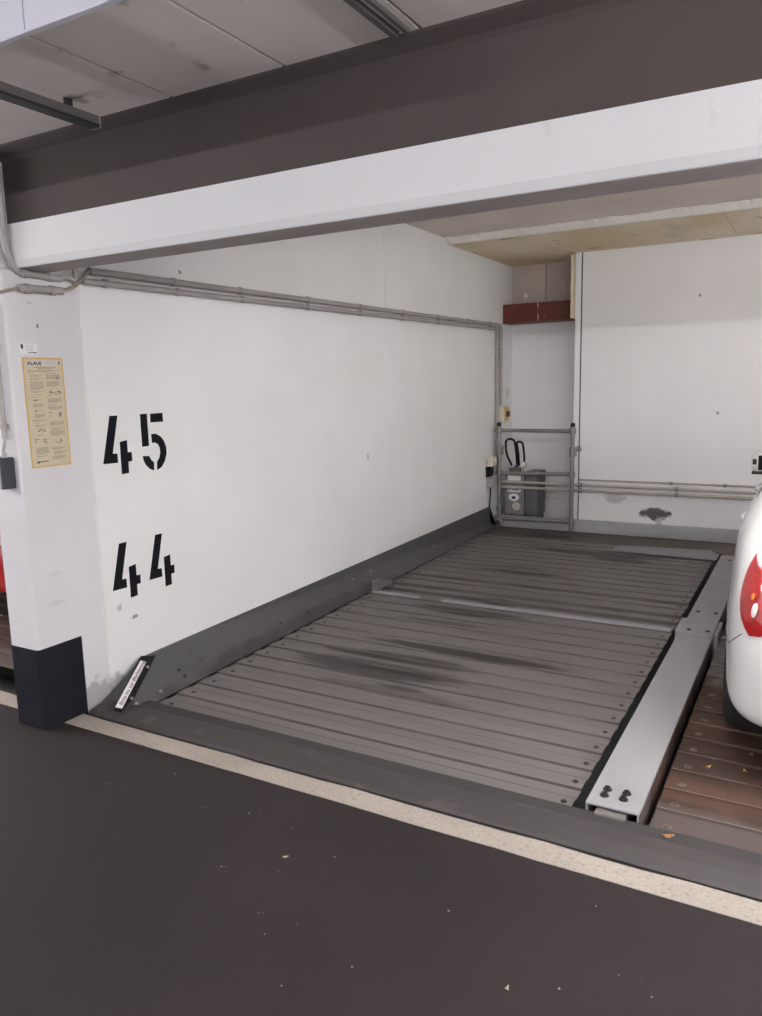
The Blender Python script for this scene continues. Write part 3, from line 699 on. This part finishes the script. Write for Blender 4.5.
for (sc, tc_, w, h, n) in ((.78, .185, .2, .012, 6), (.70, .325, .32, .045, 16), (.70, .525, .34, .06, 14), (.72, .765, .14, .05, 6), (.20, .385, .08, .015, 4), (.2, .475, .05, .015, 3), (.30, .655, .18, .03, 10), (.28, .755, .32, .04, 14)):
    for i in range(n):
        s = sc + random.uniform(-.5, .5)*w; t = tc_ + random.uniform(-.5, .5)*h
        prect(dgm, s, s+random.uniform(.015, .05), t, t+random.uniform(.003, .008))
link('diagrams', dgm, poster_black, paper)
bl = bmesh.new(); prect(bl, .14, .42, .942, .950); prect(bl, .12, .2, .950, .957); link('signature_bar', bl, poster_black, paper)
# little paper notice above the poster
nt_ = thing('notice', 'small white paper notice stuck above the poster on the pillar', 'notice', (XW, 2.30, 1.77))
npaper = link('paper', bx(px, px+.001, 2.256, 2.345, 1.772, 1.818), label_white, nt_)
b = bmesh.new(); box(b, px+.0008, px+.0018, 2.262, 2.275, 1.798, 1.814); box(b, px+.0008, px+.0018, 2.266, 2.272, 1.792, 1.799)
for y in (2.300, 2.313, 2.324, 2.333): box(b, px+.0008, px+.0018, y, y+.008, 1.776, 1.781)
link('print', b, poster_black, npaper)
for z in (1.812, 1.804, 1.796, 1.789): link('print_line', bx(px+.0008, px+.0014, 2.285, 2.335 - (z % .01), z-.002, z), poster_lilac, npaper)
# key switch box on the pillar front
kb = thing('key_switch', 'grey key switch box with dark side on the front of the white pillar', 'switch', (-3.2, 2.16, 1.17))
link('case', bx(-3.25, -3.160, 2.128, 2.1985, 1.171, 1.313), dark_case, kb, bevel=.006)
fp = link('front_plate', bx(-3.248, -3.163, 2.120, 2.1285, 1.173, 1.311), grey_plastic, kb, bevel=.003)
link('lock', lathe(bmesh.new(), [(.014, 0), (.014, .006), (.010, .009), (.004, .009), (.003, .003)], (-3.212, 2.1205, 1.205), (0, -1, 0), 16), brass, fp, smooth=True)
link('gland', lathe(bmesh.new(), [(.012, 0), (.012, .014), (.009, .022)], (-3.178, 2.165, 1.313), (0, 0, 1), 12), grey_plastic, kb, smooth=True)
cv = conduit('conduit', 'vertical grey conduit on the pillar front above the key switch', [(-3.190, 2.183, 2.0), (-3.190, 2.183, 1.395)], .012, [(-3.190, 2.183, 1.45, 'z'), (-3.190, 2.183, 1.8, 'z')])
b = bmesh.new(); tube(b, rounded([(-3.188, 2.183, 1.40), (-3.186, 2.178, 1.37), (-3.178, 2.167, 1.345), (-3.178, 2.165, 1.33)], .02), .004, 8); tube(b, rounded([(-3.193, 2.183, 1.40), (-3.20, 2.178, 1.36), (-3.192, 2.167, 1.338), (-3.180, 2.165, 1.33)], .02), .004, 8)
tag(link('cable', b, conduit_grey, smooth=True), 'pair of thin grey wires entering the key switch box from above', 'cable')

# isolator on the left wall near the rear corner
iso = thing('isolator_switch', 'cream isolator box with yellow plate and dark knob above the tube frame', 'switch', (XW, 8.25, 1.2))
ib = link('case', bx(XW+.0005, XW+.094, 8.136, 8.30, 1.155, 1.325), cream_plastic, iso, bevel=.006)
yp = link('yellow_plate', bx(XW+.094, XW+.098, 8.15, 8.285, 1.175, 1.305), yellow_plastic, iso, bevel=.002)
kn = bmesh.new(); lathe(kn, [(.032, 0), (.032, .012), (.026, .016)], (XW+.098, 8.22, 1.24), (1, 0, 0), 18); box(kn, XW+.11, XW+.131, 8.212, 8.228, 1.208, 1.272)
link('knob', kn, dark_knob, yp, smooth=True)
link('gland', lathe(bmesh.new(), [(.016, 0), (.016, .014), (.012, .026)], (XW+.0245, 8.22, 1.325), (0, 0, 1), 12), grey_plastic, iso, smooth=True)
b = bmesh.new(); tube(b, rounded([(XW+.0045, 8.46, 1.41), (XW+.0045, 8.49, 1.41), (XW+.0045, 8.49, 1.52), (XW+.0045, 8.46, 1.52)], .01), .004, 6)
tag(link('wire_bracket', b, conduit_grey, smooth=True), 'small thin wire bracket on the left wall above the isolator', 'bracket')
# cream socket with black plug and grey outlet box
so = thing('socket', 'cream socket box on the left wall at the left post of the tube frame', 'socket', (XW, 7.95, .70))
sb = link('case', bx(XW+.0005, XW+.085, 7.82, 7.935, .685, .79), cream_plastic, so, bevel=.006)
link('hinged_lid', lathe(bmesh.new(), [(.03, 0), (.03, .012), (.02, .018)], (XW+.085, 7.877, .74), (1, 0, 0), 16), cream_plastic, so, smooth=True)
link('clasp', tb(rounded([(XW+.03, 7.819, .76), (XW+.03, 7.795, .75), (XW+.03, 7.795, .715), (XW+.03, 7.819, .71)], .01), .005, 6), conduit_grey, so, smooth=True)
pg = thing('plug', 'black plug below the cream socket on the left wall', 'plug', (XW+.03, 7.95, .56))
link('body', lathe(bmesh.new(), [(.018, 0), (.024, .02), (.030, .05), (.030, .095), (.024, .105)], (XW+.04, 7.885, .575), (0, 0, 1), 14), black_plastic, pg, smooth=True)
link('back_plate', bx(XW+.0005, XW+.02, 7.82, 7.935, .565, .683), black_plastic, pg, bevel=.004)
ob = thing('outlet_box', 'small grey outlet box below the black plug on the left wall', 'outlet', (XW, 7.95, .47))
link('case', bx(XW+.0005, XW+.075, 7.83, 7.945, .455, .555), grey_plastic, ob, bevel=.006)
link('lid', bx(XW+.075, XW+.082, 7.84, 7.935, .465, .545), grey_plastic, ob, bevel=.003)
tag(link('cable', tb([(XW+.03, 7.89, .456), (XW+.03, 7.89, .38), (XW+.018, 7.892, .232)], .009, 8), black_plastic, smooth=True), 'black cable hanging from the outlet box to the side panel', 'cable')

# ================================================================== BACK WALL FITTINGS
rbm = thing('steel_beam', 'red oxide steel beam across the top of the rear recess', 'steel beam', (-2.7, 8.45, 2.25))
b = bmesh.new()
prism(b, [(8.34, 2.245), (8.60, 2.245), (8.60, 2.257), (8.345, 2.257), (8.345, 2.43), (8.60, 2.43), (8.60, 2.442), (8.34, 2.442)], 'x', XW+.003, -2.265)
link('channel', b, oxide_red, rbm)
link('bottom_flange', bx(XW+.003, -2.262, 8.315, 8.55, 2.236, 2.2445), oxide_red, rbm)
wd = bmesh.new(); n = 12
tube(wd, [(-2.725 + random.uniform(-.004, .004), 8.338, 2.24 + .21*i/n) for i in range(n+1)], [.008 + random.uniform(-.003, .003) for _ in range(n+1)], 7)
link('weld_seam', wd, weld_mat, rbm, smooth=True, label='pale weld seam')
# tube guard frame
gf = thing('guard_frame', 'grey steel tube frame in front of the hydraulic unit in the rear corner', 'frame', (-2.63, 8.02, .14))
GY = 8.0; XA, XB = -3.04, -2.225
for x in (XA, XB):
    p_ = link('post', tb([(x, GY, .09 if x == XA else .005), (x, GY, 1.115)], .022, 14), galv, gf, smooth=True)
    link('post_cap', lathe(bmesh.new(), [(.024, 0), (.024, .03), (.016, .04)], (x, GY, 1.115), (0, 0, 1), 14), black_plastic, p_, smooth=True)
    for z in (1.07, .61, .105) if x == XB else (1.07, .61, .20):
        link('collar', lathe(bmesh.new(), [(.030, -.032), (.031, -.02), (.031, .02), (.030, .032)], (x, GY, z), (0, 0, 1), 14), galv, p_, smooth=True)
    link('bracket', bx(x-.034, x+.034, GY-.005, GY+.05, .80, .90), galv, p_, bevel=.004)
for za, zb_ in ((1.07, 1.07), (.595, .615), (.09, .105)):
    link('rail', tb([(XA-.045, GY-.001, za), (XB+.03, GY-.001, zb_)], .020, 14), galv, gf, smooth=True)
# hydraulic power unit with hoses
hu = thing('hydraulic_unit', 'grey hydraulic power unit with stickers behind the tube frame', 'power unit', (-2.9, 8.3, .1))
case = link('tank', bx(-3.02, -2.80, 8.13, 8.42, .12, .575), unit_grey, hu, bevel=.006)
b = bmesh.new(); box(b, -3.0, -2.82, 8.16, 8.4, -.012, .118); link('foot', b, unit_dark, hu)
b = bmesh.new(); lathe(b, [(.05, 0), (.05, .05), (.03, .06), (.03, .085)], (-2.93, 8.25, .575), (0, 0, 1), 16); box(b, -2.99, -2.86, 8.17, 8.22, .575, .64)
link('valve_block', b, unit_dark, hu)
def sticker(name, z0, z1, x0, x1, mat): return link(name, bx(x0, x1, 8.1265, 8.1295, z0, z1), mat, case)
sticker('label', .505, .56, -2.985, -2.835, label_white)
lb2 = sticker('label', .375, .43, -2.985, -2.835, label_white)
link('label_lettering', text_bm('ETW030', .036, (-2.977, 8.126, .388), (1, 0, 0), (0, 0, 1), .0004, sx=.95, bold=.001), poster_black, case)
ov = bmesh.new(); lathe(ov, [(.062, 0), (.062, .003)], (-2.915, 8.1295, .315), (0, -1, 0), 24)
for v in ov.verts: v.co.z = .315 + (v.co.z-.315)*.68
link('oval_sticker', ov, label_white, case)
em = bmesh.new(); lathe(em, [(.024, 0), (.024, .0012)], (-2.915, 8.1262, .312), (0, -1, 0), 14)
for v in em.verts: v.co.z = .312 + (v.co.z-.312)*.75
link('emblem', em, poster_black, case)
link('round_sticker', lathe(bmesh.new(), [(.048, 0), (.048, .003)], (-2.885, 8.1295, .215), (0, -1, 0), 22), beige_label, case)
ca = thing('control_cabinet', 'dark grey cabinet beside the hydraulic unit in the rear recess', 'cabinet', (-2.7, 8.5, .1))
link('body', bx(-2.797, -2.65, 8.16, 8.44, .12, .605), unit_dark, ca, bevel=.006)
link('door', bx(-2.79, -2.658, 8.150, 8.159, .13, .595), unit_dark, ca, bevel=.003)
link('foot', bx(-2.77, -2.665, 8.18, 8.43, -.012, .119), unit_dark, ca)
def hose(label, path): return tag(link('hose', tb(rounded(path, .09, 10), .0125, 10), black_plastic, smooth=True), label, 'hose')
hose('larger black hose looping up from the hydraulic unit, left of the smaller loop', [(-2.965, 8.20, .665), (-3.02, 8.16, .80), (-3.02, 8.15, .965), (-2.92, 8.15, .965), (-2.905, 8.18, .80), (-2.91, 8.22, .668)])
hose('smaller black hose loop beside the gauge on the hydraulic unit', [(-2.893, 8.23, .665), (-2.885, 8.19, .80), (-2.90, 8.16, .935), (-2.825, 8.15, .935), (-2.815, 8.18, .80), (-2.82, 8.20, .70)])
ga = thing('pressure_gauge', 'round pressure gauge at the end of the smaller hose', 'gauge', (-2.82, 8.18, .69))
link('case', lathe(bmesh.new(), [(.030, 0), (.036, .004), (.036, .022), (.031, .024)], (-2.822, 8.185, .685), (0, -1, 0), 20), galv, ga, smooth=True)
link('dial', lathe(bmesh.new(), [(.030, 0), (.030, .002)], (-2.822, 8.161, .685), (0, -1, 0), 20), label_white, ga)
link('stem', tb([(-2.822, 8.178, .65), (-2.822, 8.20, .575)], .009, 8), brass, ga, smooth=True)
rf = thing('pipe_flange', 'round dark steel flange at the foot of the left frame post', 'flange', (-3.05, 7.95, .03))
link('disc', lathe(bmesh.new(), [(.058, 0), (.058, .018), (.05, .022)], (-3.043, 7.975, .052), (0, -1, 0), 24), galv, rf, smooth=True)
link('hub', lathe(bmesh.new(), [(.028, 0), (.028, .03), (.018, .04)], (-3.043, 7.953, .052), (0, -1, 0), 16), bolt_dark, rf, smooth=True)
# pipes along the back wall
def pipe(label, z, y, r, x0, x1, clips, mat, cat='pipe', name='pipe'):
    t = thing(name, label, cat, (x0, y, z))
    link('tube', tb([(x0, y, z), (x1, y, z-.002)], r, 12), mat, t, smooth=True)
    for c in clips:
        b = bmesh.new(); lathe(b, [(r+.007, -.016), (r+.007, .016)], (c, y, z), (1, 0, 0), 14)
        box(b, c-.010, c+.010, y, YP-.001, z-.010, z+.010)
        link('clip', b, galv, t)
pipe('upper of two beige pipes on clips along the foot of the back wall', .490, 8.105, .016, -3.05, 4.38, (-2.16, -1.19, -.2, .8), pipe_beige)
pipe('lower of two beige pipes on clips along the foot of the back wall', .432, 8.105, .016, -3.05, 4.38, (-2.16, -1.19, -.2, .8), pipe_beige)
pipe('thin grey conduit just above the beige pipes on the back wall', .545, 8.125, .010, -2.18, 4.38, (-1.25, -.75, -.25), conduit_grey, 'conduit', 'conduit')
tag(link('wall_plug', lathe(bmesh.new(), [(.03, 0), (.03, .01), (.02, .016)], (-2.195, YP-.012, .875), (0, -1, 0), 14), galv, smooth=True), 'small round grey cap on the trim right of the tube frame', 'cap')

# ================================================================== LEAVES AND CRUMBS
def leaf(name, x, y, z, size, mat, label, group=None, rot=0.0):
    b = bmesh.new(); n = 10; c_, s_ = math.cos(rot), math.sin(rot); vs = []
    for k in range(n):
        a = 2*math.pi*k/n
        rr = size*(1 + .35*math.sin(3*a+rot) + random.uniform(-.15, .15)); u, w = rr*math.cos(a), rr*.55*math.sin(a)
        vs.append((x + u*c_ - w*s_, y + u*s_ + w*c_, z + size*.12*(1+math.sin(2*a+rot))))
    A = [b.verts.new(p) for p in vs]; top = b.verts.new((x, y, z+size*.25)); bot = b.verts.new((x, y, z))
    for k in range(n):
        b.faces.new([A[k], A[(k+1) % n], top]); b.faces.new([A[(k+1) % n], A[k], bot])
    return tag(link(name, b, mat, smooth=True), label, 'leaf', group)
leaf('leaf', -.37, 2.612, .0235, .020, leaf_brown, 'crumpled brown leaf on the black strip in front of the rusty platform', rot=.3)
leaf('leaf', -.310, 3.24, .001, .014, leaf_yellow, 'yellow leaf on the rusty platform nearest the girder', rot=.9)
leaf('leaf', -.175, 3.27, .001, .013, leaf_yellow, 'yellow leaf on the rusty platform behind the car tyre', rot=2.0)
leaf('leaf', -.165, 3.43, .001, .016, leaf_brown, 'dull brown leaf on the rusty platform close to the car bumper', rot=1.2)
leaf('leaf', -1.509, 1.924, .0005, .011, leaf_pale, 'largest pale leaf on the dark asphalt in front of the empty bay', rot=.5)
leaf('leaf', -.633, 1.731, .0005, .009, leaf_pale, 'small pale leaf lying on the asphalt at the bottom middle', rot=1.5)
for i in range(26):
    x = random.uniform(-2.6, -.2); y = random.uniform(1.45, 2.2)
    leaf('leaf_crumb', x, y, .0004, random.uniform(.0018, .0045), leaf_pale, 'tiny pale leaf crumb on the dark asphalt', 'leaf crumbs on the asphalt', rot=random.uniform(0, 6))

# ================================================================== LIGHT
LE, LB, LC, LD, LW = 1.8, .75, 3.4, 4.3, .95
lamp_e = emit_mat('lit fluorescent tube', (.965, 0.96, 1.0), 60*LE)
fill_lamp_b = emit_mat('added bay fill tube', (1.0, 0.985, 0.98), 60*LB)
fill_lamp_c = emit_mat('added ceiling fill tube', (1.0, 0.975, .985), 60*LC)
lamp_d = emit_mat('unseen bay fluorescent tube', (1.0, 0.985, .98), 30*LD)
def strip_light(x, y, z, label, group, along='x', top=2.66, m=None):
    t = thing('strip_light', label, 'lamp', (x, y, z), group)
    L = (lambda a, b, c, d, e, f, bm: box(bm, x+a, x+b, y+c, y+d, z+e, z+f)) if along == 'x' else (lambda a, b, c, d, e, f, bm: box(bm, x+c, x+d, y+a, y+b, z+e, z+f))
    ends = [(x-.72, y, z), (x+.72, y, z)] if along == 'x' else [(x, y-.72, z), (x, y+.72, z)]
    link('tube', tb(ends, .019, 10), m or lamp_e, t, smooth=True)
    b = bmesh.new()
    if along == 'x': prism(b, [(y-.05, z+.03), (y+.05, z+.03), (y+.04, z+.09), (y-.04, z+.09)], 'x', x-.78, x+.78)
    else: prism(b, [(x-.05, z+.03), (x+.05, z+.03), (x+.04, z+.09), (x-.04, z+.09)], 'y', y-.78, y+.78)
    link('housing', b, baffle_mat, t)
    for sg in (-1, 1):
        b = L(*sorted((sg*.73, sg*.77)), -.02, .02, -.02, .03, bmesh.new()); link('lamp_holder', b, label_white, t)
        b = L(sg*.5-.005, sg*.5+.005, -.005, .005, .09, top-z, bmesh.new()); link('hanger', b, channel_mat, t)
for x in (-4.6, -2.6, -.6, 1.4, 3.4): strip_light(x, -3.0, 2.165, 'white strip light hanging over the driveway', 'strip lights over the driveway', 'x', 2.632)
for x in (-5.6, 2.3): strip_light(x, 1.45, 2.165, 'added unseen strip light under the driveway ceiling close to the dark beam', 'added strip lights beside the dark beam', 'y', 2.632, fill_lamp_c)  # unseen lamps added to brighten the driveway ceiling, beam and lintel
for y in (4.0, 6.6): strip_light(2.6, y, 2.45, 'added unseen strip light over the neighbouring bay on the right', 'added strip lights over the right hand bay', 'y', 2.93, fill_lamp_b)  # unseen fill lamps added to even out the left wall and bay
for x in (-.1, 2.4): strip_light(x, 2.72, 2.29, 'unseen strip light behind the white lintel', 'unseen strip lights behind the lintel', 'x', 2.93, lamp_d)  # rail shadows point to a bay lamp; unseen, doubled to even the light
w = bpy.data.worlds.new('World'); scene.world = w; w.use_nodes = True
bg = w.node_tree.nodes['Background']; bg.inputs['Color'].default_value = (1.0, .98, .995, 1); bg.inputs['Strength'].default_value = LW

# ================================================================== CAMERA
cam = bpy.data.cameras.new('Camera'); co = bpy.data.objects.new('Camera', cam); C.objects.link(co)
f = 767.0
def cv_(u, v): return V((u-381.0, v-508.0, f))
dX = -cv_(-985, 416).normalized(); dY = cv_(821, 374).normalized(); dY = (dY - dX*dX.dot(dY)).normalized(); dZ = dX.cross(dY)
right = V((dX.x, dY.x, dZ.x)); down = V((dX.y, dY.y, dZ.y)); fwd = V((dX.z, dY.z, dZ.z))
M = Matrix((right, -down, -fwd)).transposed().to_4x4(); M.translation = V((0, 0, 1.6))
co.matrix_world = M
cam.sensor_fit = 'HORIZONTAL'; cam.sensor_width = 36; cam.lens = 36*f/762; cam.clip_start = .05
scene.camera = co
vs_ = scene.view_settings; vs_.view_transform = 'Standard'; vs_.look = 'None'; vs_.gamma = 1; vs_.use_curve_mapping = False; vs_.exposure = 0.75
